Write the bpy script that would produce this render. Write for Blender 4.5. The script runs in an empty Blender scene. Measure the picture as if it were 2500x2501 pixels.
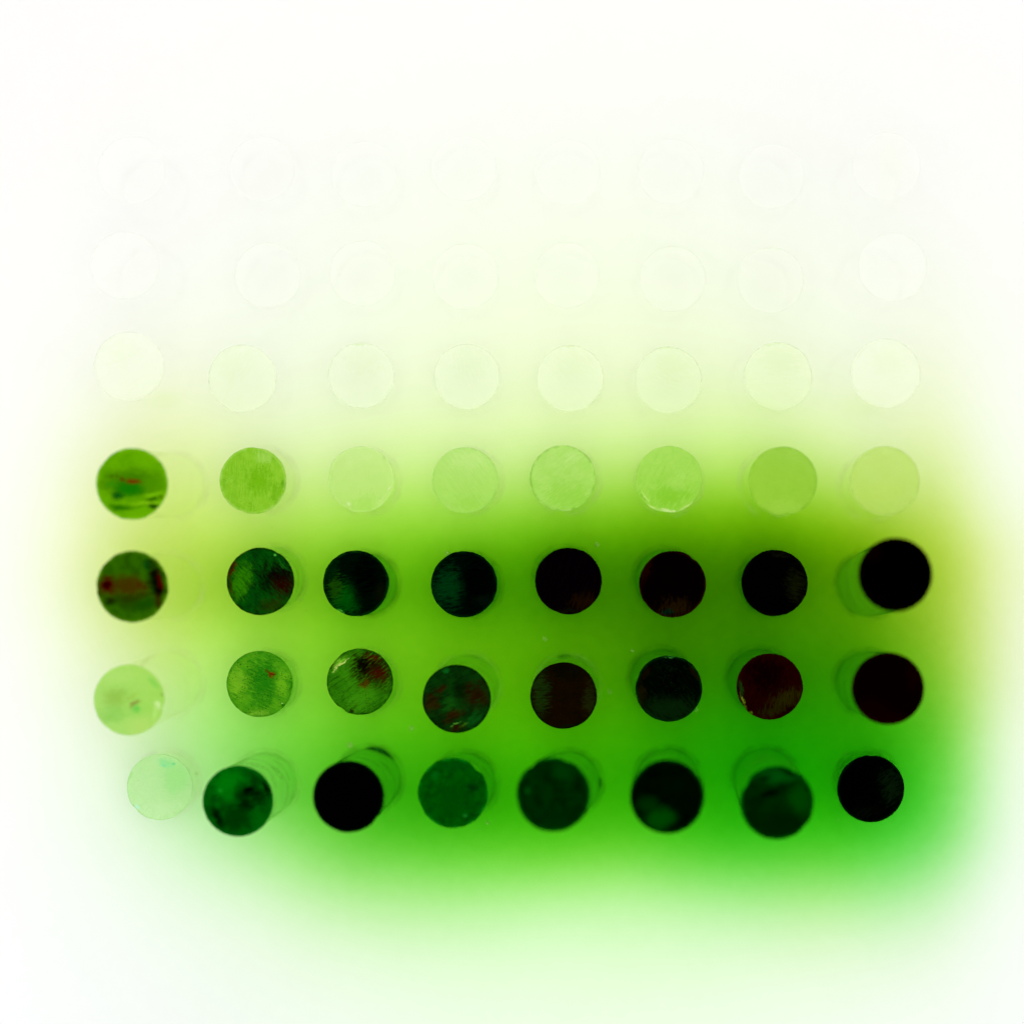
import bpy, math, random
from mathutils import Vector, noise as mnoise

# ------------------------------------------------------------------ camera, light, exposure
scene = bpy.context.scene
S = 0.33333 / 2500.0            # metres on the board for one photograph pixel
D = 0.70                        # lens to board
FOCUS_SCALE = 1.050             # the end faces that are sharp stand this much nearer

cam_data = bpy.data.cameras.new("camera")
cam = bpy.data.objects.new("camera", cam_data)
scene.collection.objects.link(cam)
cam.location = (0, 0, D)
cam.rotation_euler = (0, 0, 0)
cam_data.sensor_fit = 'HORIZONTAL'
cam_data.sensor_width = 36.0
cam_data.lens = 36.0 * D / 0.33333
cam_data.clip_start = 0.01
cam_data.clip_end = 20.0
cam_data.dof.use_dof = True
cam_data.dof.focus_distance = D / FOCUS_SCALE
cam_data.dof.aperture_fstop = 3.1
scene.camera = cam

LAMP_Z = 0.75
WORLD, LAMP = 1, 0.3      # strength of the added even white surround and of the added disc lamp

world = bpy.data.worlds.new("World")
scene.world = world
world.use_nodes = True
world.node_tree.nodes["Background"].inputs[0].default_value = (1, 1, 1, 1)
world.node_tree.nodes["Background"].inputs[1].default_value = WORLD

lamp_data = bpy.data.lights.new("added_fill_lamp", 'AREA')  # unseen disc lamp added about the lens to keep shadows faint
lamp_data.shape = 'DISK'
lamp_data.size = 0.40
lamp_data.energy = LAMP * (math.pi * LAMP_Z) ** 2
lamp = bpy.data.objects.new("added_fill_lamp", lamp_data)
scene.collection.objects.link(lamp)
lamp.location = (0, 0, LAMP_Z)

scene.view_settings.view_transform = 'Standard'
scene.view_settings.look = 'None'
scene.view_settings.gamma = 1.0
scene.view_settings.exposure = 0.0
scene.view_settings.use_curve_mapping = False
scene.cycles.use_denoising = True
scene.cycles.transparent_max_bounces = 24
scene.cycles.max_bounces = 4
scene.cycles.diffuse_bounces = 1
scene.cycles.adaptive_threshold = 0.04

# ------------------------------------------------------------------ helpers
def lin(c):
    c = c / 255.0
    return c / 12.92 if c <= 0.04045 else ((c + 0.055) / 1.055) ** 2.4

def rgb(c, k=1.0):
    return (min(1, lin(c[0]) * k), min(1, lin(c[1]) * k), min(1, lin(c[2]) * k), 1.0)

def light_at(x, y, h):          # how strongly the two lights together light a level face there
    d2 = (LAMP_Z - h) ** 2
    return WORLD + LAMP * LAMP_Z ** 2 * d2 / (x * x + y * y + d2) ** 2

def px(x, y):                    # a photograph pixel on the board plane
    return (x - 1250) * S, (1250.5 - y) * S

class Nodes:
    def __init__(self, name):
        self.m = bpy.data.materials.new(name)
        self.m.use_nodes = True
        self.t = self.m.node_tree
        self.t.nodes.clear()
        self.out = self.n('ShaderNodeOutputMaterial')
    def n(self, kind, **kw):
        nd = self.t.nodes.new(kind)
        for k, v in kw.items():
            setattr(nd, k, v)
        return nd
    def put(self, sock, v):
        if hasattr(v, 'is_linked'):
            self.t.links.new(v, sock)
        else:
            sock.default_value = v
    def math(self, op, a, b=0.0, c=0.0):
        nd = self.n('ShaderNodeMath', operation=op)
        for i, v in enumerate((a, b, c)):
            self.put(nd.inputs[i], v)
        return nd.outputs[0]
    def vmath(self, op, a, b=(0, 0, 0), c=(0, 0, 0)):
        nd = self.n('ShaderNodeVectorMath', operation=op)
        self.put(nd.inputs[0], a); self.put(nd.inputs[1], b)
        if op == 'MULTIPLY_ADD':
            self.put(nd.inputs[2], c)
        return nd.outputs['Value'] if op in ('LENGTH', 'DOT_PRODUCT') else nd.outputs['Vector']
    def noise(self, vec, scale, detail=3.0, rough=0.55, col=False):
        nd = self.n('ShaderNodeTexNoise')
        self.put(nd.inputs['Vector'], vec)
        nd.inputs['Scale'].default_value = scale
        nd.inputs['Detail'].default_value = detail
        nd.inputs['Roughness'].default_value = rough
        return nd.outputs['Color'] if col else nd.outputs['Fac']
    def mapping(self, vec, loc=(0, 0, 0), rot=(0, 0, 0), scale=(1, 1, 1), kind='POINT'):
        nd = self.n('ShaderNodeMapping', vector_type=kind)
        self.put(nd.inputs['Vector'], vec)
        nd.inputs['Location'].default_value = loc
        nd.inputs['Rotation'].default_value = rot
        nd.inputs['Scale'].default_value = scale
        return nd.outputs[0]
    def ramp(self, v, a, b, lo=0.0, hi=1.0):          # smooth step from a to b
        nd = self.n('ShaderNodeMapRange', interpolation_type='SMOOTHSTEP')
        self.put(nd.inputs['Value'], v)
        nd.inputs['From Min'].default_value = a; nd.inputs['From Max'].default_value = b
        nd.inputs['To Min'].default_value = lo; nd.inputs['To Max'].default_value = hi
        return nd.outputs[0]
    def mix(self, f, a, b, blend='MIX'):
        nd = self.n('ShaderNodeMix', data_type='RGBA', blend_type=blend)
        self.put(nd.inputs[0], f); self.put(nd.inputs[6], a); self.put(nd.inputs[7], b)
        return nd.outputs[2]
    def principled(self, color, rough=0.7, spec=0.03, bump=None, bump_strength=0.2, dist=0.001):
        b = self.n('ShaderNodeBsdfPrincipled')
        self.put(b.inputs['Base Color'], color)
        b.inputs['Roughness'].default_value = rough
        b.inputs['Specular IOR Level'].default_value = spec
        if bump is not None:
            bn = self.n('ShaderNodeBump')
            bn.inputs['Strength'].default_value = bump_strength
            bn.inputs['Distance'].default_value = dist
            self.put(bn.inputs['Height'], bump)
            self.put(b.inputs['Normal'], bn.outputs[0])
        return b.outputs[0]
    def done(self, surf):
        self.put(self.out.inputs['Surface'], surf)
        return self.m

def mesh_object(name, verts, faces, mat, parent=None, smooth=True):
    me = bpy.data.meshes.new(name)
    me.from_pydata(verts, [], faces)
    me.validate()
    for p in me.polygons:
        p.use_smooth = smooth
    me.materials.append(mat)
    o = bpy.data.objects.new(name, me)
    scene.collection.objects.link(o)
    if parent is not None:
        o.parent = parent
    return o

PAINTED_GLOW = [  # green glow painted into the board colour: centre x, y and spread (thousands of photo pixels), absorbance for red, green, blue
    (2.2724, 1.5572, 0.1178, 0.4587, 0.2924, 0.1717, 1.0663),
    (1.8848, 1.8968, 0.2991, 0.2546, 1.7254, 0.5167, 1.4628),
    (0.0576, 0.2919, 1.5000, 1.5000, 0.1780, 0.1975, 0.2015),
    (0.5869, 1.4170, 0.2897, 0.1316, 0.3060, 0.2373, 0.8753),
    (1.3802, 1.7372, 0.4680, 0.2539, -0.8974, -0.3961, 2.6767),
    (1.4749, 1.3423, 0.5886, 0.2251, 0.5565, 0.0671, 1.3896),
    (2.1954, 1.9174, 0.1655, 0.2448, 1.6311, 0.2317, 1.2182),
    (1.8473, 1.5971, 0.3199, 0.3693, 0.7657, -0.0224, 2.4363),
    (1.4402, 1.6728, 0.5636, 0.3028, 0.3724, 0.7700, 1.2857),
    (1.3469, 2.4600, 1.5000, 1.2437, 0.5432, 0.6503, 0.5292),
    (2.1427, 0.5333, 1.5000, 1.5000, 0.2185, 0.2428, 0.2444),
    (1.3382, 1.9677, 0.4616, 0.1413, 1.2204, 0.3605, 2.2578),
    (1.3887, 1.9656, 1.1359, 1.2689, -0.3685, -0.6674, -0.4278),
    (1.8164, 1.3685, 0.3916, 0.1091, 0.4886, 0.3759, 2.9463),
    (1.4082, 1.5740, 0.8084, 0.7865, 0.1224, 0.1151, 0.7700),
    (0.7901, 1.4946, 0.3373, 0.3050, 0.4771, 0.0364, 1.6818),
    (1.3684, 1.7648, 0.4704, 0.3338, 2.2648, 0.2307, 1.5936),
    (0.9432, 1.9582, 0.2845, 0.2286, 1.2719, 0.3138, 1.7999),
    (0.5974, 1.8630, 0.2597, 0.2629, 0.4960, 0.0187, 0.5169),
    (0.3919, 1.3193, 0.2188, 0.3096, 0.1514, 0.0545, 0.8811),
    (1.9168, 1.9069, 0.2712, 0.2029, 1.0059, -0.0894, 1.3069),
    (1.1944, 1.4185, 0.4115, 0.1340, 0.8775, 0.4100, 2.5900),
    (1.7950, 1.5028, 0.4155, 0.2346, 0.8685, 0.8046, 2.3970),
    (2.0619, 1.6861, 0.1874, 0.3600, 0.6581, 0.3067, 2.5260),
    (0.3920, 0.9720, 0.0450, 0.0220, 0.0400, 0.0080, 0.1300),  # from here on: faint shading beside rod feet, painted as colour
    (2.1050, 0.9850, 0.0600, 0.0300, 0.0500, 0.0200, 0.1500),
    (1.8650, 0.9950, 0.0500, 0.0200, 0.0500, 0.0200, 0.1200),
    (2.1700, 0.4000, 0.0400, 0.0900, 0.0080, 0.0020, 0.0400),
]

# ------------------------------------------------------------------ the board with its painted green glow
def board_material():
    N = Nodes("glow_painted_board")
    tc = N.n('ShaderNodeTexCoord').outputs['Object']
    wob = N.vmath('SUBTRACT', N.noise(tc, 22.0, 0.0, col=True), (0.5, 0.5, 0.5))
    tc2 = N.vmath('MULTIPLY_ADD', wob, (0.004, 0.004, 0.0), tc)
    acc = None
    for (x, y, sx, sy, r, g, b) in PAINTED_GLOW:
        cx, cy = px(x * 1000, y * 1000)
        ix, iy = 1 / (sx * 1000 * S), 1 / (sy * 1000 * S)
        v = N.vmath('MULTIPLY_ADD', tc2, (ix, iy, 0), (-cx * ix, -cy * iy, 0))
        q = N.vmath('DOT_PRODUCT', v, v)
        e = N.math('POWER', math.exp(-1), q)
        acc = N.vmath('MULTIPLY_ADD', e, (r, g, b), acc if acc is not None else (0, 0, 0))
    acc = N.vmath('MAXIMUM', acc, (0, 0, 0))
    # slight random unevenness in the painted glow
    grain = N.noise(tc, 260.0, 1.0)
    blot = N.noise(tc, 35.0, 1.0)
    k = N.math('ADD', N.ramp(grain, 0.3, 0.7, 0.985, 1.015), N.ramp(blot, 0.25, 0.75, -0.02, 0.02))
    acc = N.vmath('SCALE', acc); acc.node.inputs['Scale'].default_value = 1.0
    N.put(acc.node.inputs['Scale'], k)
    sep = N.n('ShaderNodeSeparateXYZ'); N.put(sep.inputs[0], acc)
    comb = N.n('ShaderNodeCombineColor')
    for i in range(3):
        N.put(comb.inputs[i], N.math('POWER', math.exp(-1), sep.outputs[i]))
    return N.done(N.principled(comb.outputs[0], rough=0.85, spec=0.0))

hw = 0.42
hz = 0.012
bv = 0.003
board_verts = [(-hw, -hw, -hz), (hw, -hw, -hz), (hw, hw, -hz), (-hw, hw, -hz),
               (-hw, -hw, -bv), (hw, -hw, -bv), (hw, hw, -bv), (-hw, hw, -bv),
               (-hw + bv, -hw + bv, 0), (hw - bv, -hw + bv, 0), (hw - bv, hw - bv, 0), (-hw + bv, hw - bv, 0)]
board_faces = [(3, 2, 1, 0), (8, 9, 10, 11)]
for i in range(4):
    j = (i + 1) % 4
    board_faces += [(i, j, 4 + j, 4 + i), (4 + i, 4 + j, 8 + j, 8 + i)]
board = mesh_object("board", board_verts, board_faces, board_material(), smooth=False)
board["kind"] = "structure"
board["label"] = "white board with a wide green glow painted across its middle"

# ------------------------------------------------------------------ rod materials
def shaft_material(name, tint, veil, veil_color, pitted=1.0):
    N = Nodes(name)
    tc = N.n('ShaderNodeTexCoord').outputs['Object']
    t = N.n('ShaderNodeBsdfTransparent'); t.inputs[0].default_value = rgb(tint)
    d = N.n('ShaderNodeBsdfDiffuse'); d.inputs[0].default_value = rgb(veil_color)
    dk = N.n('ShaderNodeBsdfDiffuse'); dk.inputs[0].default_value = rgb((10, 70, 0))
    cloud = N.noise(tc, 100.0, 2.0)
    zone = N.ramp(cloud, 0.47, 0.62)
    haze = N.ramp(cloud, 0.3, 0.75, veil * 0.3, veil)
    m1 = N.n('ShaderNodeMixShader')
    N.put(m1.inputs[0], haze); N.put(m1.inputs[1], t.outputs[0]); N.put(m1.inputs[2], d.outputs[0])
    if not pitted:
        return N.done(m1.outputs[0])
    pits = N.math('MULTIPLY', N.ramp(N.noise(tc, 1500.0, 1.0), 0.55, 0.64, 0.0, 0.5), zone)
    m2 = N.n('ShaderNodeMixShader')
    N.put(m2.inputs[0], pits); N.put(m2.inputs[1], m1.outputs[0]); N.put(m2.inputs[2], dk.outputs[0])
    motes = N.math('MULTIPLY', N.ramp(N.noise(N.mapping(tc, (3, 1, 2)), 1300.0, 1.0), 0.64, 0.70, 0.0, 0.5), zone)
    m3 = N.n('ShaderNodeMixShader')
    N.put(m3.inputs[0], motes); N.put(m3.inputs[1], m2.outputs[0]); N.put(m3.inputs[2], d.outputs[0])
    return N.done(m3.outputs[0])

def rim_material(name, veil, veil_color):
    N = Nodes(name)
    tc = N.n('ShaderNodeTexCoord').outputs['Object']
    t = N.n('ShaderNodeBsdfTransparent')
    d = N.n('ShaderNodeBsdfDiffuse'); d.inputs[0].default_value = rgb(veil_color)
    m = N.n('ShaderNodeMixShader')
    N.put(m.inputs[0], N.ramp(N.noise(tc, 110.0, 3.0), 0.35, 0.7, 0.0, veil))
    N.put(m.inputs[1], t.outputs[0]); N.put(m.inputs[2], d.outputs[0])
    return N.done(m.outputs[0])

SHAFT = {
    'white': shaft_material("clear_plastic_white", (255, 255, 255), 0.004, (250, 255, 240), 0.0),
    'pale': shaft_material("clear_plastic_pale", (252, 254, 246), 0.03, (235, 248, 180), 0.0),
    'mid': shaft_material("clear_plastic_green", (238, 249, 233), 0.10, (130, 205, 60)),
    'deep': shaft_material("clear_plastic_deep", (218, 240, 212), 0.16, (80, 185, 30)),
}
RIM = {
    'white': rim_material("rim_white", 0.01, (240, 250, 215)),
    'pale': rim_material("rim_pale", 0.06, (235, 250, 175)),
    'mid': rim_material("rim_green", 0.08, (150, 220, 80)),
    'deep': rim_material("rim_deep", 0.12, (20, 130, 10)),
}

def face_material(key, CAP_K, base, patches=(), saw=None, blotch=None, rim=None, specks=None, warp=0.10, relief=0.25, boost=1.0, clear=0.0):
    """base colour; patches (u, v, ru, rv, angle, colour, strength); saw (angle, colour, strength);
    blotch (colour, strength, scale); rim (colour, strength); specks (colour, amount)"""
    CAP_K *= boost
    rnd = random.Random(key)
    N = Nodes("cut_face_" + key)
    tc = N.n('ShaderNodeTexCoord').outputs['Object']
    off = (rnd.uniform(-9, 9), rnd.uniform(-9, 9), rnd.uniform(-9, 9))
    p = N.mapping(tc, off)
    w = N.vmath('SUBTRACT', N.noise(p, 3.2, 4.0, 0.6, col=True), (0.5, 0.5, 0.5))
    q = N.vmath('MULTIPLY_ADD', w, (warp * 4, warp * 4, 0), tc)
    flat = N.vmath('MULTIPLY', tc, (1, 1, 0))
    q = N.vmath('MULTIPLY', q, (1, 1, 0))
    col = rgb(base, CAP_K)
    if blotch:
        c, s, sc = blotch
        col = N.mix(N.ramp(N.noise(p, sc, 5.0, 0.6), 0.38, 0.68, 0.0, s), col, rgb(c, CAP_K))
    sa = saw[0] if saw else 10.0
    fa = 0.6 if saw else 0.25
    fr = N.mapping(tc, off, (0, 0, math.radians(-sa)), (1, 1, 1))
    fray = N.ramp(N.noise(N.vmath('MULTIPLY', fr, (5.0, 19.0, 1)), 1.0, 4.0, 0.7), 0.25, 0.75, -fa, fa)
    for (u, v, ru, rv, ang, c, s) in patches:
        m = N.mapping(q if max(ru, rv) > 0.1 else flat, (u, v, 0), (0, 0, math.radians(ang)), (ru, rv, 1), 'TEXTURE')
        d = N.vmath('LENGTH', m)
        if max(ru, rv) > 0.1:
            d = N.math('ADD', d, fray)
            f = N.ramp(d, 1.35, 0.30, 0.0, min(1.0, s * 1.05))
        else:
            f = N.ramp(d, 1.3, 0.3, 0.0, s)
        col = N.mix(f, col, rgb(c, CAP_K))
    height = N.noise(p, 9.0, 4.0)
    if saw:
        ang, c, s = saw
        r = N.mapping(tc, off, (0, 0, math.radians(-ang)), (1, 1, 1))
        bent = N.vmath('MULTIPLY_ADD', w, (0.0, 0.10, 0), r)
        l1 = N.noise(N.vmath('MULTIPLY', bent, (1.6, 21.0, 1)), 1.0, 3.0, 0.65)
        l2 = N.noise(N.vmath('MULTIPLY', bent, (4.5, 42.0, 1)), 1.0, 2.0, 0.6)
        area = N.ramp(N.noise(p, 2.0, 3.0), 0.35, 0.62, 0.25, 1.0)
        f = N.math('MULTIPLY', N.math('MULTIPLY', N.ramp(l1, 0.46, 0.66), area), s)
        f2 = N.math('MULTIPLY', N.math('MULTIPLY', N.ramp(l2, 0.54, 0.68), area), s * 0.8)
        col = N.mix(N.math('MAXIMUM', f, f2), col, rgb(c, CAP_K))
        height = N.math('ADD', N.math('MULTIPLY', l1, 0.7), N.math('MULTIPLY', l2, 0.5))
    if specks:
        c, s = specks
        f = N.math('MULTIPLY', N.ramp(N.noise(p, 26.0, 2.0, 0.6), 0.57, 0.66, 0.0, s), N.ramp(N.noise(p, 2.6, 2.0), 0.38, 0.58))
        col = N.mix(f, col, rgb(c, CAP_K))
    if rim:
        c, s = rim
        rr = N.vmath('LENGTH', flat)
        f = N.math('MULTIPLY', N.ramp(rr, 0.90, 0.985, 0.0, s), N.ramp(N.noise(p, 4.0, 4.0, 0.65), 0.36, 0.6))
        col = N.mix(f, col, rgb(c, CAP_K))
    surf = N.principled(col, rough=0.8, spec=0.0, bump=height, bump_strength=relief, dist=0.02)
    if clear:                    # frosted but see-through plastic
        t = N.n('ShaderNodeBsdfTransparent')
        ms = N.n('ShaderNodeMixShader'); ms.inputs[0].default_value = clear
        N.put(ms.inputs[1], surf); N.put(ms.inputs[2], t.outputs[0])
        surf = ms.outputs[0]
    return N.done(surf)

# ------------------------------------------------------------------ rods
SEG = 72
def face_mesh_object(parent, mat, seed, ragged, chips, closed):
    rnd = random.Random(seed)
    ph = rnd.uniform(0, 100)
    def outline(a):
        r = 1.0 + ragged * (mnoise.noise((math.cos(a) * 2.2 + ph, math.sin(a) * 2.2, 0)) * 0.9
                            + mnoise.noise((math.cos(a) * 9 + ph, math.sin(a) * 9, 5)) * 0.7
                            + mnoise.noise((math.cos(a) * 22 + ph, math.sin(a) * 22, 9)) * 0.45)
        for (ca, wd, dp) in chips:
            d = (math.degrees(a) - ca + 180) % 360 - 180
            if abs(d) < wd:
                r -= dp * (0.5 + 0.5 * math.cos(math.pi * d / wd)) ** 0.7
        return r
    rings = [(0.30, 0.0), (0.62, 0.0), (0.86, 0.0), (0.96, 0.0), (0.995, -0.002), (1.0, -0.008), (0.995, -0.07)]
    verts = [(0, 0, 0)]
    for rr, z in rings:
        for i in range(SEG):
            a = 2 * math.pi * i / SEG
            k = rr * (1 + (outline(a) - 1) * min(1.0, (rr / 0.97) ** 6))
            zz = z + 0.003 * mnoise.noise((k * math.cos(a) * 3 + ph, k * math.sin(a) * 3, 2))
            verts.append((k * math.cos(a), k * math.sin(a), zz))
    faces = [(0, 1 + i, 1 + (i + 1) % SEG) for i in range(SEG)]
    for j in range(len(rings) - 1):
        b0, b1 = 1 + j * SEG, 1 + (j + 1) * SEG
        for i in range(SEG):
            k = (i + 1) % SEG
            faces.append((b0 + i, b1 + i, b1 + k, b0 + k))
    last = 1 + (len(rings) - 1) * SEG
    if closed:
        faces.append(tuple(last + i for i in reversed(range(SEG))))
    return mesh_object("end_face", verts, faces, mat, parent, smooth=False)

def rod(key, cx, cy, dia, label, face, kind, base_at=None, ragged=0.015, chips=(), rim=True, smear=None):
    scale = max(1.035, min(1.14, 1.05 + (dia - 162) * 0.0044))
    h = D * (1 - 1 / scale)
    x, y = px(cx, cy)
    x, y = x / scale, y / scale
    r = dia * 0.5 * S / scale
    rnd = random.Random(key + "p")
    if base_at:
        bx, by = px(*base_at)
    else:
        bx, by = x + rnd.uniform(-0.6, 0.6) * 1e-3, y + rnd.uniform(-0.6, 0.6) * 1e-3
    root = bpy.data.objects.new("plastic_rod", None)
    scene.collection.objects.link(root)
    root.empty_display_size = 0.01
    root.location = (bx, by, 0)
    root["label"] = label
    root["category"] = "rod"
    root["group"] = "cut plastic rods standing in rows on the board"
    # end face
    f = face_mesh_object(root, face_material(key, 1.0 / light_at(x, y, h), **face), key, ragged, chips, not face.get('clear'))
    f.location = (x - bx, y - by, h)
    f.scale = (r, r, r)
    f.rotation_euler = (rnd.uniform(-.015, .015), rnd.uniform(-.015, .015), 0)
    # shaft: a tube from the board up into the underside of the end face
    rb = r * 0.985
    seg, verts, faces = 56, [], []
    top = h - r * 0.05
    nr = 7
    for j in range(nr):
        t = j / (nr - 1)
        for i in range(seg):
            a = 2 * math.pi * i / seg
            wob = 1 + 0.004 * mnoise.noise((math.cos(a) * 2, math.sin(a) * 2, t * 4))
            verts.append(((x - bx) * t + rb * wob * math.cos(a), (y - by) * t + rb * wob * math.sin(a), top * t))
    for j in range(nr - 1):
        for i in range(seg):
            k = (i + 1) % seg
            faces.append((j * seg + i, j * seg + k, (j + 1) * seg + k, (j + 1) * seg + i))
    sh = mesh_object("shaft", verts, faces, SHAFT[kind], root)
    if rim:
        verts, faces, ns = [], [], 8
        R0, r0 = rb + 0.0004, 0.0010
        for i in range(seg):
            a = 2 * math.pi * i / seg
            rr = r0 * (1 + 0.5 * mnoise.noise((math.cos(a) * 3 + cx, math.sin(a) * 3, cy)))
            for j in range(ns):
                b = 2 * math.pi * j / ns
                verts.append(((R0 + rr * math.cos(b)) * math.cos(a), (R0 + rr * math.cos(b)) * math.sin(a), r0 * 0.4 + rr * math.sin(b) * 0.4))
        for i in range(seg):
            for j in range(ns):
                i2, j2 = (i + 1) % seg, (j + 1) % ns
                faces.append((i * ns + j, i2 * ns + j, i2 * ns + j2, i * ns + j2))
        mesh_object("base_rim", verts, faces, RIM[kind], root)
    if smear:                    # a dark arc-shaped smear against the foot of the rod
        a0, a1, wd, mat = smear
        verts, faces, ns, nseg = [], [], 8, 24
        for i in range(nseg + 1):
            t = i / nseg
            a = math.radians(a0 + (a1 - a0) * t)
            rr = wd * (math.sin(math.pi * min(1, t * 1.02)) ** 0.8 + 0.02)
            for j in range(ns):
                q = 2 * math.pi * j / ns
                verts.append(((rb - 0.0002 + rr * math.cos(q)) * math.cos(a), (rb - 0.0002 + rr * math.cos(q)) * math.sin(a), 0.0006 + 0.5 * rr * (1 + math.sin(q))))
        for i in range(nseg):
            for j in range(ns):
                faces.append((i * ns + j, (i + 1) * ns + j, (i + 1) * ns + (j + 1) % ns, i * ns + (j + 1) % ns))
        mesh_object("dark_smear", verts, faces, mat, root)
    return root

def smear_material(name, veil, color):
    N = Nodes(name)
    tc = N.n('ShaderNodeTexCoord').outputs['Object']
    t = N.n('ShaderNodeBsdfTransparent')
    d = N.n('ShaderNodeBsdfDiffuse'); d.inputs[0].default_value = rgb(color)
    m = N.n('ShaderNodeMixShader')
    N.put(m.inputs[0], N.ramp(N.noise(tc, 160.0, 3.0), 0.25, 0.6, veil * .4, veil))
    N.put(m.inputs[1], t.outputs[0]); N.put(m.inputs[2], d.outputs[0])
    return N.done(m.outputs[0])

DARK_SMEAR = smear_material("dark_smear", 0.7, (0, 84, 16))
FAINT_SMEAR = smear_material("dark_smear_faint", 0.3, (20, 130, 10))

WHT = (254, 255, 250)
nth = ["first", "second", "third", "fourth", "fifth", "sixth", "seventh", "eighth"]

# first row: white on white
A = [(322, 415), (640, 412), (890, 424), (1133, 410), (1386, 420), (1638, 418), (1884, 430), (2165, 405)]
for i, (x, y) in enumerate(A):
    rod("a%d" % i, x, y, 160 if 0 < i < 7 else 166,
        "almost invisible white rod, %s from left in the topmost row" % nth[i],
        dict(clear=.86, relief=.03, boost=1.12, base=(254, 255, 249), blotch=((252, 255, 244), .5, 3.0), rim=((244, 252, 225), .35)), 'white')
# second row
B = [(305, 648), (654, 672), (885, 667), (1137, 675), (1384, 672), (1643, 681), (1882, 684), (2180, 652)]
bc = [(255, 255, 250), (255, 255, 249), (253, 255, 244), (252, 255, 240), (251, 255, 239), (251, 255, 239), (251, 255, 239), (255, 255, 250)]
for i, (x, y) in enumerate(B):
    arc = [(-.05 + .1 * (i == 6), .965, .42, .035, 0, (226, 243, 185), .75)] if i in (4, 5, 6) else []
    rod("b%d" % i, x, y, 161 if 0 < i < 7 else 167,
        "very faint white rod, %s from left in the second row from the top" % nth[i],
        dict(clear=.8, relief=.03, boost=1.12, base=bc[i], blotch=((249, 254, 234), .4, 3.0), rim=((232, 246, 196), .4), patches=arc), 'white')
# third row
Cc = [(315, 895, 169), (592, 924, 165), (882, 917, 160), (1140, 920, 160), (1392, 924, 162), (1632, 928, 162), (1900, 919, 166), (2162, 912, 169)]
cb = [((245, 252, 228), (238, 250, 205)), ((238, 251, 212), (230, 249, 192)), ((241, 252, 220), (234, 249, 200)), ((240, 252, 217), (232, 249, 200)),
      ((239, 251, 213), (232, 248, 195)), ((235, 250, 205), (228, 247, 186)), ((234, 249, 200), (226, 245, 180)), ((244, 251, 224), (238, 249, 204))]
for i, (x, y, d) in enumerate(Cc):
    pt = [(-.3 if i in (0, 1) else .1, .45, .6, .5, 0, cb[i][1], .7)]
    if i in (1, 2, 4, 5, 6):
        pt.append((-.15, .965, .45, .03, 0, (196, 232, 130), .7))
    rod("c%d" % i, x, y, d, "pale lime rod barely darker than the board, %s from left in the third row" % nth[i],
        dict(clear=.6, relief=.08, boost=1.13, base=cb[i][0], patches=pt, saw=(30 + 25 * i, cb[i][1], .35), rim=((214, 238, 160), .22)), 'white',
        chips=((200 + 30 * i, 9, .03),))
# fourth row: green to lime
rod("d1", 322, 1182, 175, "tall rod with olive green end face bearing a red streak and dark green spots",
    dict(base=(102, 174, 2), blotch=((84, 156, 0), .8, 2.2), warp=.05, rim=((150, 205, 30), .6), patches=[
        (.0, .02, .95, .42, 0, (56, 116, 0), .9), (-.05, -.14, .5, .26, 0, (16, 120, 0), .9), (.55, .02, .4, .22, 0, (80, 150, 0), .6),
        (-.3, .2, .5, .16, 0, (70, 135, 0), .5),
        (.05, .06, .24, .075, -4, (112, 48, 0), .95), (-.27, .13, .09, .06, -30, (85, 45, 0), .9), (-.56, .21, .05, .04, 0, (60, 60, 0), .9),
        (-.42, .22, .03, .07, 40, (60, 70, 0), .8), (-.56, -.02, .2, .1, 0, (55, 140, 5), .8),
        (-.39, -.33, .17, .13, 0, (0, 84, 10), .97), (-.3, -.66, .36, .1, 2, (28, 106, 0), .92), (.1, -.63, .5, .03, 2, (70, 140, 0), .8),
        (.0, -.45, .7, .04, 4, (85, 155, 0), .6), (.5, -.53, .5, .05, 6, (132, 196, 15), .8), (.6, -.3, .3, .06, 8, (125, 195, 10), .7),
        (.55, -.43, .2, .07, 14, (44, 100, 0), .92), (.81, -.36, .06, .06, 0, (62, 88, 0), .9), (.62, -.62, .16, .085, 4, (0, 58, 6), .97)]),
    'pale', base_at=(424, 1186), ragged=.02)
rod("d2", 618, 1174, 163, "lime green rod face scored by vertical saw marks, second in the fourth row",
    dict(base=(150, 212, 52), blotch=((135, 203, 32), .7, 5.0), saw=(88, (112, 184, 15), .55), specks=((98, 165, 10), .7), rim=((190, 232, 110), .6), patches=[
        (.15, .0, .4, .5, 0, (116, 190, 10), .75), (.32, .72, .3, .2, -20, (172, 224, 92), .7), (.9, -.14, .08, .2, 0, (82, 158, 0), .8),
        (.7, -.4, .22, .25, 0, (110, 182, 15), .6), (-.87, .0, .06, .25, 0, (120, 185, 40), .5)]),
    'pale', chips=((250, 8, .03), (80, 6, .02)))
rod("d3", 882, 1171, 161, "pale lime rod face with two small painted white glints on its lower rim",
    dict(clear=0.5, boost=1.1, base=(197, 238, 130), blotch=((190, 234, 118), .6, 2.5), saw=(80, (182, 230, 108), .25), rim=((212, 244, 155), .5), patches=[
        (.1, -.8, .5, .35, 10, (172, 229, 96), .8), (.2, .95, .16, .03, -6, (160, 218, 105), .8), (.71, .63, .1, .05, -45, (160, 218, 105), .8),
        (.85, -.27, .09, .025, 50, (242, 252, 205), .95), (-.38, -.74, .05, .07, 20, (238, 252, 200), .95), (.66, -.62, .04, .3, -35, (208, 243, 150), .8),  # white rim glints painted as colour patches
        (-.9, .1, .06, .4, 0, (180, 230, 115), .5)]),
    'pale', chips=((38, 7, .035), (240, 9, .04)))
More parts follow.
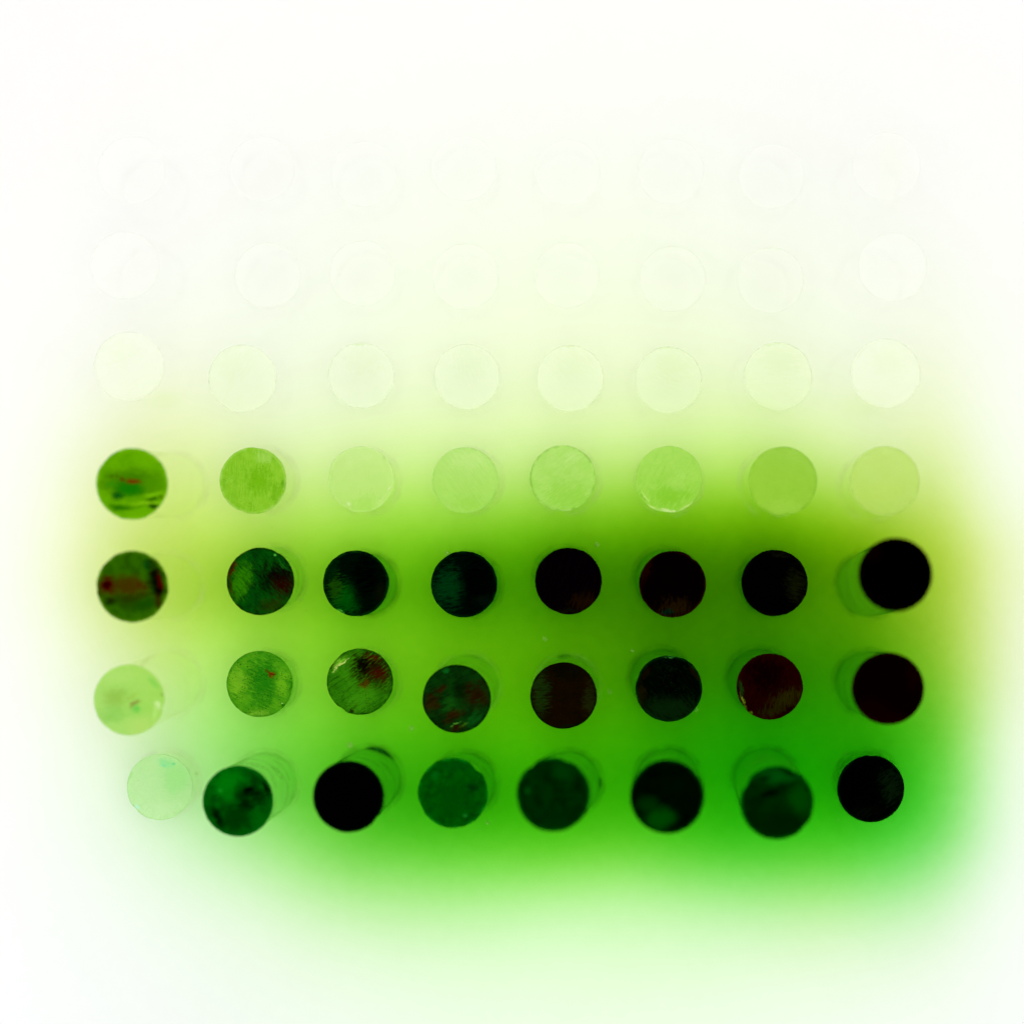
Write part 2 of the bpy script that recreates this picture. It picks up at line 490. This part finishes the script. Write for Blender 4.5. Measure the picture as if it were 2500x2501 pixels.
rod("d4", 1136, 1173, 161, "light green rod face with a pale top and faint diagonal saw marks",
    dict(clear=0.4, boost=1.1, base=(176, 228, 104), blotch=((168, 224, 92), .6, 3.0), saw=(-52, (150, 214, 78), .35), rim=((150, 212, 90), .7), patches=[
        (.1, .6, .6, .35, 0, (192, 236, 128), .7), (.1, -.7, .5, .25, 0, (155, 218, 74), .6)]), 'pale', base_at=(1146, 1176))
rod("d5", 1374, 1168, 161, "lime rod face with dark ticks on its upper rim and a pale halo below right",
    dict(clear=0.3, boost=1.1, base=(176, 228, 105), blotch=((162, 221, 85), .7, 3.0), saw=(35, (148, 212, 68), .4), rim=((118, 186, 45), .8), patches=[
        (.15, -.55, .7, .4, 0, (150, 215, 66), .7), (.25, .6, .3, .2, 40, (192, 236, 130), .6), (0, -.97, .5, .035, 0, (224, 246, 165), .8)]),
    'pale', base_at=(1384, 1176))
rod("d6", 1633, 1171, 163, "grass green rod face with a broken white rim along its bottom",
    dict(clear=0.25, boost=1.1, base=(166, 222, 86), blotch=((154, 216, 70), .7, 3.5), saw=(60, (135, 205, 45), .4), specks=((125, 198, 40), .4), patches=[
        (0, -.55, .6, .4, 0, (132, 206, 42), .8), (.3, .0, .35, .25, 30, (176, 228, 100), .6), (.0, -.95, .3, .05, 0, (226, 247, 165), .9),
        (-.5, -.82, .2, .05, -30, (205, 238, 130), .9), (.55, -.8, .22, .05, 35, (205, 238, 130), .85), (-.8, -.5, .05, .25, 30, (120, 192, 40), .7),
        (-.7, -.55, .03, .2, 35, (205, 240, 130), .8)]), 'pale', base_at=(1634, 1178), chips=((262, 10, .03),))
rod("d7", 1911, 1175, 168, "flat leaf green rod face with an off-centre pale ring around its base",
    dict(clear=0.15, base=(158, 213, 62), blotch=((150, 208, 52), .6, 2.2), rim=((120, 185, 30), .5), patches=[
        (.0, -.75, .6, .25, 0, (168, 220, 75), .7), (-.2, .5, .5, .4, 0, (152, 209, 55), .6), (.1, -.97, .3, .03, 0, (130, 190, 40), .7)]),
    'pale', base_at=(1884, 1181))
rod("d8", 2160, 1175, 170, "blurred yellowish lime rod face at the right end of the fourth row",
    dict(clear=0.3, boost=1.1, base=(189, 223, 100), blotch=((192, 226, 112), .6, 1.8), rim=((170, 210, 85), .5), patches=[
        (.0, -.3, .5, .4, 0, (194, 224, 98), .5)]), 'pale', base_at=(2128, 1190), ragged=.006)

# fifth row: dark green to black
rod("e1", 323, 1433, 175, "tall dark green rod face with dark red blotches on its left and right sides",
    dict(base=(46, 100, 0), blotch=((30, 72, 0), .8, 3.5), warp=.06, rim=((95, 145, 10), .8), patches=[
        (-.1, .02, .6, .34, -6, (64, 44, 0), .9), (.0, -.45, .7, .2, -5, (30, 62, 0), .8), (-.72, .03, .3, .3, 0, (66, 0, 0), .95), (-.74, .03, .12, .1, 0, (35, 0, 0), .9),
        (-.62, -.42, .16, .12, 0, (12, 28, 0), .9), (.42, .6, .14, .2, 0, (0, 66, 8), .85), (.66, .2, .24, .62, 8, (7, 9, 0), .97), (-.05, -.3, .8, .12, 4, (34, 44, 0), .6), (.78, .1, .08, .32, 8, (70, 0, 0), .95),
        (.74, -.15, .14, .14, 0, (6, 0, 0), .95), (.72, -.4, .1, .2, 0, (50, 12, 0), .85), (.35, -.5, .4, .16, 18, (18, 72, 0), .75), (.2, .06, .1, .07, 0, (70, 22, 0), .8), (.35, -.02, .07, .06, 0, (62, 18, 0), .8)]),
    'pale', base_at=(415, 1432), ragged=.018)
rod("e2", 636, 1420, 165, "dark green rod face with bright green left side and dark red right side",
    dict(base=(4, 78, 6), blotch=((2, 52, 6), .8, 4.0), saw=(-48, (6, 26, 2), .7), specks=((2, 28, 4), .8), rim=((10, 22, 0), .8), patches=[
        (-.6, .02, .3, .6, -15, (48, 132, 0), .85), (.55, .12, .62, .45, -8, (8, 0, 2), .97), (.15, -.1, .25, .3, 0, (2, 14, 0), .7), (.68, -.14, .36, .3, 0, (34, 0, 0), .9),
        (-.86, .36, .07, .32, -22, (74, 12, 0), .85), (-.84, -.2, .05, .3, 18, (60, 22, 0), .7), (.35, -.68, .45, .2, 20, (34, 52, 0), .75), (.43, .78, .05, .04, 0, (85, 190, 60), .9), (.7, .45, .25, .04, -48, (20, 100, 15), .8)]),
    'mid', ragged=.014, chips=((60, 6, .02),))
rod("e3", 869, 1425, 161, "near-black rod face with a dim green patch at its lower left",
    dict(base=(0, 10, 2), saw=(14, (0, 20, 3), .6), rim=((4, 70, 10), .5), patches=[
        (-.3, -.45, .45, .5, 20, (0, 78, 4), .9), (-.62, -.12, .22, .4, 0, (26, 76, 0), .7), (.35, .1, .5, .9, 0, (0, 0, 0), .95), (.75, -.3, .2, .3, 0, (14, 14, 0), .6),
        (-.46, -.83, .12, .04, -25, (60, 160, 40), .9), (-.75, .4, .15, .4, -30, (0, 36, 6), .7)]),  # first patch here is a glint painted on the lower rim
    'deep', base_at=(895, 1427), chips=((240, 7, .02),))
rod("e4", 1133, 1427, 162, "near-black rod face with a dim teal left half, fourth in the fifth row",
    dict(base=(0, 8, 3), saw=(8, (0, 6, 2), .7), rim=((0, 50, 10), .4), patches=[
        (-.5, -.1, .5, .65, 0, (0, 52, 14), .9), (.45, .05, .55, .9, 0, (0, 0, 0), .95), (.6, -.5, .3, .2, 0, (4, 18, 6), .6)]),
    'deep', base_at=(1146, 1429))
rod("e5", 1388, 1419, 163, "black rod face with a faint brownish lower edge, fifth in the fifth row",
    dict(base=(2, 0, 2), saw=(70, (8, 4, 2), .5), rim=((16, 10, 2), .5), patches=[(.45, -.6, .4, .3, 20, (26, 12, 0), .8), (-.1, -.9, .3, .08, 0, (16, 18, 2), .7)]), 'deep', chips=((250, 6, .015),))
rod("e6", 1642, 1427, 163, "black rod face with brownish scratches along its bottom, sixth in the fifth row",
    dict(base=(2, 0, 0), saw=(84, (4, 0, 0), .8), rim=((40, 8, 0), .6), patches=[(.1, -.72, .5, .3, 0, (30, 18, 0), .85), (-.15, -.85, .2, .12, 0, (0, 34, 18), .8), (-.8, .3, .12, .4, -20, (30, 4, 0), .7), (.6, .75, .1, .06, -40, (22, 22, 4), .7)]), 'deep', chips=((52, 8, .03), (215, 8, .02)))
rod("e7", 1891, 1424, 162, "black rod face with dim saw marks on its right, seventh in the fifth row",
    dict(base=(1, 1, 1), saw=(-18, (0, 0, 0), .9), rim=((16, 14, 2), .5), patches=[(.65, -.05, .3, .5, 0, (18, 22, 2), .85), (.2, .85, .3, .06, -10, (14, 16, 6), .7)]), 'deep', base_at=(1879, 1425))
rod("e8", 2186, 1404, 181, "largest tall black rod leaning up right at the end of the fifth row",
    dict(base=(1, 0, 0), rim=((22, 4, 0), .7), patches=[(-.6, .6, .3, .2, 40, (10, 0, 0), .6)]), 'deep', base_at=(2120, 1428), ragged=.006)

# sixth row
rod("f1", 315, 1710, 173, "tall yellow-green rod leaning left, its face smudged olive and brown",
    dict(clear=0.15, base=(164, 225, 84), blotch=((152, 218, 66), .6, 2.0), warp=.07, rim=((185, 232, 105), .5), patches=[
        (-.38, .06, .4, .3, 10, (134, 194, 22), .9), (-.45, -.4, .45, .28, 10, (128, 206, 46), .8), (.2, -.3, .35, .3, 0, (140, 214, 56), .6), (.19, -.27, .13, .12, 20, (84, 204, 36), .9),
        (.17, -.11, .17, .07, 38, (128, 140, 0), .95), (.1, .08, .1, .2, -45, (140, 195, 30), .6), (.35, -.75, .4, .3, 20, (178, 226, 92), .8), (.83, -.15, .1, .14, 0, (212, 246, 160), .9), (.7, -.4, .06, .2, 0, (186, 236, 112), .7),
        (.93, .16, .035, .08, 20, (112, 158, 0), .95), (.72, .47, .1, .24, 40, (126, 212, 60), .8), (-.2, .7, .5, .2, 0, (172, 230, 96), .6)]),
    'pale', base_at=(416, 1668), ragged=.012, chips=((-12, 9, .04),))
rod("f2", 634, 1671, 162, "mid green rod face with dark specks and one small red spot",
    dict(base=(90, 170, 20), blotch=((60, 150, 14), .8, 4.5), saw=(-22, (50, 138, 18), .5), specks=((2, 58, 4), 1.0), rim=((40, 130, 5), .7), patches=[
        (.15, .1, .48, .85, 0, (26, 124, 8), .88), (-.7, .08, .28, .5, 0, (128, 194, 34), .7), (.66, .0, .16, .4, 0, (116, 192, 26), .7), (-.1, -.88, .4, .1, 0, (125, 192, 44), .7),
        (.33, .28, .12, .1, -60, (118, 16, 0), .95), (.22, .4, .08, .06, -40, (70, 60, 0), .8), (.94, -.05, .035, .35, 0, (30, 122, 0), .9), (.7, -.64, .06, .045, 30, (6, 76, 0), .95), (.68, -.58, .03, .02, 0, (190, 235, 120), .9)]),
    'mid', base_at=(652, 1669), ragged=.012)
rod("f3", 879, 1665, 162, "green rod face chipped at upper left with a large dark red patch",
    dict(base=(54, 134, 8), blotch=((38, 112, 5), .7, 3.0), saw=(34, (6, 44, 0), .75), specks=((4, 36, 0), .9), rim=((10, 60, 0), .7), patches=[
        (.4, .38, .72, .6, -30, (38, 16, 0), .97), (.12, .5, .3, .34, 0, (10, 0, 0), .97), (.6, .2, .25, .2, 0, (66, 6, 0), .7), (.15, -.1, .18, .14, 0, (84, 30, 0), .8), (.35, .75, .25, .1, -10, (70, 8, 0), .7),
        (.0, -.55, .55, .3, 30, (64, 148, 12), .8), (-.35, .1, .15, .5, 25, (60, 140, 10), .7), (-.68, .56, .28, .12, 36, (122, 196, 40), .95), (-.6, .5, .26, .035, 34, (205, 232, 110), .95), (-.25, -.9, .085, .07, 0, (36, 8, 0), .97), (.15, -.97, .3, .03, 0, (0, 40, 0), .9)]),
    'mid', base_at=(896, 1667), chips=((140, 16, .03), (237, 10, .03)))
rod("f4", 1115, 1707, 167, "very dark green rod face streaked dark red with a small painted glint at its bottom",
    dict(base=(8, 54, 6), blotch=((4, 34, 4), .7, 4.0), saw=(22, (6, 16, 0), .75), rim=((2, 26, 0), .7), patches=[
        (.55, .12, .42, .38, 0, (36, 10, 0), .85), (-.72, -.1, .22, .3, 20, (46, 16, 0), .7), (-.48, .26, .2, .12, 20, (50, 13, 0), .7), (-.1, -.47, .3, .15, 25, (48, 12, 0), .7), (-.15, -.12, .28, .22, 0, (18, 80, 10), .7),
        (.55, -.62, .25, .22, 30, (10, 84, 18), .75), (.1, .3, .2, .4, 0, (2, 18, 0), .7), (0, -.72, .17, .03, 8, (95, 170, 50), .9), (.2, -.8, .15, .03, 30, (60, 120, 20), .8), (-.05, -.86, .25, .1, 10, (40, 10, 0), .8), (-.3, .8, .12, .05, 0, (10, 110, 30), .7)]),  # bottom glint painted as thin light green dashes
    'mid', base_at=(1141, 1675), ragged=.012)
rod("f5", 1376, 1699, 163, "dark brown rod face with horizontal saw marks, fifth in the sixth row",
    dict(base=(22, 9, 0), blotch=((12, 5, 0), .7, 2.5), saw=(2, (6, 6, 0), .8), rim=((6, 10, 0), .8), specks=((30, 40, 8), .3), patches=[
        (-.72, .08, .3, .75, 0, (24, 50, 6), .85), (.8, -.1, .18, .5, 0, (30, 40, 6), .7), (.05, .75, .5, .3, 0, (6, 6, 0), .85), (0, -.95, .4, .06, 0, (8, 22, 2), .8)]),
    'mid', base_at=(1385, 1676), smear=(85, 112, 0.0006, FAINT_SMEAR), ragged=.012)
rod("f6", 1633, 1682, 163, "black rod face with grainy dark green lower half, sixth in the sixth row",
    dict(base=(0, 3, 0), saw=(-50, (6, 20, 4), .5), specks=((14, 40, 10), .5), rim=((4, 50, 10), .6), patches=[
        (0, -.62, .9, .42, 0, (8, 34, 5), .85), (-.84, -.2, .12, .42, 0, (22, 18, 0), .8), (-.75, .45, .1, .25, -30, (20, 6, 0), .7), (.8, .45, .07, .3, 35, (24, 14, 0), .7), (0, .2, .5, .45, 0, (0, 0, 0), .9), (.05, .95, .2, .03, 0, (60, 150, 50), .8)]),
    'deep', chips=((85, 12, .02), (160, 9, .02)))
rod("f7", 1879, 1677, 162, "dark red-brown rod face with black wedge at its lower right edge",
    dict(base=(32, 2, 0), blotch=((18, 0, 0), .7, 2.5), saw=(86, (14, 0, 0), .6), specks=((6, 4, 0), .6), rim=((40, 4, 0), .6), patches=[
        (-.1, .36, .6, .5, -10, (7, 0, 0), .92), (.5, -.42, .55, .3, 28, (40, 38, 0), .85), (.1, -.7, .45, .2, 10, (32, 30, 0), .8), (.55, -.82, .6, .1, 32, (14, 0, 0), .97),
        (-.87, -.1, .07, .32, 10, (22, 62, 10), .8), (-.8, -.42, .04, .22, 22, (120, 140, 30), .85), (-.62, -.8, .12, .05, -35, (110, 170, 20), .8)]),
    'deep', chips=((218, 10, .03),))
rod("f8", 2168, 1682, 177, "tall reddish black rod at the right end of the sixth row",
    dict(base=(5, 0, 0), rim=((32, 6, 0), .7), patches=[(-.5, -.6, .5, .35, 0, (13, 0, 0), .7), (0, -.85, .6, .2, 0, (15, 0, 0), .7), (.7, .3, .2, .4, 0, (16, 0, 0), .6)]),
    'deep', base_at=(2117, 1668), ragged=.006)

# seventh row
rod("g1", 390, 1923, 161, "pale mint rod face with a teal smear near its top, bottom left",
    dict(clear=0.25, boost=1.05, base=(190, 244, 158), blotch=((184, 243, 150), .6, 2.0), rim=((170, 236, 135), .5), patches=[
        (.5, .3, .5, .6, 0, (160, 240, 130), .8), (.2, .73, .28, .13, -15, (142, 240, 145), .9), (.42, .71, .07, .05, 0, (96, 230, 132), .95), (.12, .66, .06, .05, 0, (120, 236, 160), .9), (-.68, -.6, .1, .06, -45, (178, 252, 218), .95), (-.9, .3, .06, .25, -20, (165, 232, 125), .7), (0, -.7, .6, .3, 0, (200, 248, 170), .7)]),
    'pale', base_at=(410, 1911), ragged=.008, chips=((222, 9, .03),))
rod("g2", 581, 1957, 173, "tall emerald rod face clouded with black, leaning lower left",
    dict(base=(0, 86, 5), blotch=((0, 50, 2), .85, 4.0), warp=.09, rim=((0, 120, 20), .6), patches=[
        (-.3, .5, .5, .42, 0, (0, 116, 6), .85), (.35, .22, .5, .25, -12, (0, 22, 0), .9), (.3, .32, .16, .12, 0, (0, 4, 0), .9), (.82, .4, .13, .28, 25, (0, 4, 0), .95), (.5, .6, .2, .2, 0, (0, 40, 0), .7), (-.05, -.45, .5, .45, 0, (0, 46, 0), .85), (.2, -.1, .25, .2, 0, (0, 18, 0), .8),
        (-.56, -.45, .12, .34, 25, (0, 14, 0), .92), (-.62, .73, .08, .07, 0, (0, 40, 0), .9), (.6, -.55, .3, .3, 0, (0, 90, 4), .7), (-.5, .3, .08, .06, 0, (20, 140, 25), .7)]),
    'mid', base_at=(648, 1915), ragged=.008)
rod("g3", 851, 1946, 175, "tall solid black rod leaning lower left, third in the bottom row",
    dict(base=(0, 1, 0), rim=((0, 30, 6), .6), patches=[(.15, .8, .12, .06, 0, (6, 14, 6), .6)]), 'deep', base_at=(902, 1904), smear=(38, 100, 0.0008, DARK_SMEAR), ragged=.012, chips=((-38, 7, .03),))
rod("g4", 1106, 1937, 171, "dull emerald rod face notched at upper right, fourth in the bottom row",
    dict(base=(0, 82, 2), blotch=((0, 58, 1), .85, 4.5), warp=.09, rim=((0, 122, 14), .9), patches=[
        (0, -.15, .5, .5, 0, (0, 66, 1), .7), (.56, .17, .2, .16, 0, (0, 42, 4), .85), (-.5, .5, .15, .12, 0, (0, 96, 14), .7), (.35, -.65, .08, .06, 0, (20, 120, 30), .8), (.1, .75, .4, .15, 0, (0, 70, 6), .6)]),
    'deep', base_at=(1134, 1915), ragged=.022, chips=((48, 16, .07), (205, 14, .02)))
rod("g5", 1351, 1941, 181, "large blurred dark green rod face notched at upper left, fifth in the bottom row",
    dict(base=(0, 40, 1), blotch=((0, 22, 0), .9, 4.5), warp=.09, rim=((0, 92, 8), .95), patches=[
        (0, .45, .35, .25, 0, (0, 24, 0), .8), (.65, .25, .12, .2, 0, (0, 22, 0), .7), (.25, .6, .3, .25, 0, (0, 56, 4), .7), (-.7, .1, .08, .1, 0, (0, 80, 10), .7), (0, -.6, .7, .25, 0, (0, 36, 2), .6)]),
    'deep', base_at=(1388, 1913), smear=(-12, 14, 0.0006, FAINT_SMEAR), ragged=.012, chips=((128, 14, .06), (70, 12, .03)))
rod("g6", 1629, 1946, 181, "large blurred black rod face with green cloud at its lower left",
    dict(base=(0, 9, 0), blotch=((0, 2, 0), .8, 4.0), warp=.09, rim=((0, 70, 4), .8), patches=[
        (-.2, -.62, .45, .32, 10, (0, 66, 0), .9), (-.55, -.22, .3, .25, 0, (0, 44, 0), .8), (-.9, -.08, .1, .1, 0, (0, 2, 0), .9), (-.55, -.78, .35, .07, -38, (0, 8, 0), .85), (.3, .3, .5, .3, 0, (0, 12, 0), .6)]),
    'deep', base_at=(1630, 1906), ragged=.008)
rod("g7", 1897, 1961, 180, "large blurred bottle green rod face with black streak, ragged upper edge",
    dict(base=(0, 36, 0), blotch=((0, 20, 0), .8, 4.0), warp=.08, rim=((0, 92, 4), .9), patches=[
        (.0, .72, .7, .22, 0, (0, 74, 8), .85), (.65, .1, .35, .5, 0, (0, 64, 0), .8), (0, -.55, .8, .4, 0, (0, 24, 0), .8), (-.2, .25, .36, .13, 20, (0, 6, 0), .95), (-.38, .66, .25, .09, 15, (0, 22, 0), .9), (.35, .82, .2, .09, -25, (0, 20, 0), .9), (.83, .38, .07, .1, 20, (0, 16, 0), .95)]),
    'deep', base_at=(1868, 1905), ragged=.012, chips=((150, 15, .05), (-40, 10, .03), (62, 12, .03)))
rod("g8", 2126, 1927, 164, "sharp black rod face with faint green scratches, right end of the bottom row",
    dict(base=(0, 1, 0), saw=(38, (0, 0, 0), .9), rim=((4, 30, 6), .6), patches=[(.6, .1, .3, .6, 0, (8, 26, 6), .85), (-.2, -.7, .5, .2, 10, (6, 10, 4), .7)]),
    'deep', base_at=(2117, 1912), ragged=.010, chips=((88, 5, .03),))

# ------------------------------------------------------------------ loose dust on the board
rnd = random.Random(5)
spots = [(1005, 1780, 6), (1488, 1690, 5), (1458, 1330, 5), (1092, 1352, 6), (855, 1820, 7), (1330, 1560, 5), (735, 1465, 3), (1545, 1590, 4), (1190, 2010, 5), (1700, 1735, 4), (480, 1890, 4)]
spots += [(rnd.uniform(650, 2150), rnd.uniform(1250, 2050), rnd.uniform(1.2, 2.6)) for _ in range(26)]
dv, df = [], []
for (sx, sy, r) in spots:
    x, y = px(sx, sy)
    b = len(dv)
    n = 8
    for (k, z) in ((1.0, 0.0001), (0.7, 0.45)):
        for i in range(n):
            a = 2 * math.pi * i / n
            q = r * S * k * rnd.uniform(.75, 1.2)
            dv.append((x + q * math.cos(a), y + q * math.sin(a), z * r * S if z > .01 else 0.00005))
    dv.append((x, y, 0.6 * r * S))
    for i in range(n):
        j = (i + 1) % n
        df += [(b + i, b + j, b + n + j, b + n + i), (b + n + i, b + n + j, b + 2 * n)]
N = Nodes("dust")
t = N.n('ShaderNodeBsdfTransparent')
d = N.n('ShaderNodeBsdfDiffuse'); d.inputs[0].default_value = rgb((190, 235, 120))
m = N.n('ShaderNodeMixShader'); m.inputs[0].default_value = 0.28
N.put(m.inputs[1], t.outputs[0]); N.put(m.inputs[2], d.outputs[0])
dust = mesh_object("dust", dv, df, N.done(m.outputs[0]))
dust["kind"] = "stuff"
dust["label"] = "tiny pale dust specks lying on the green part of the board"
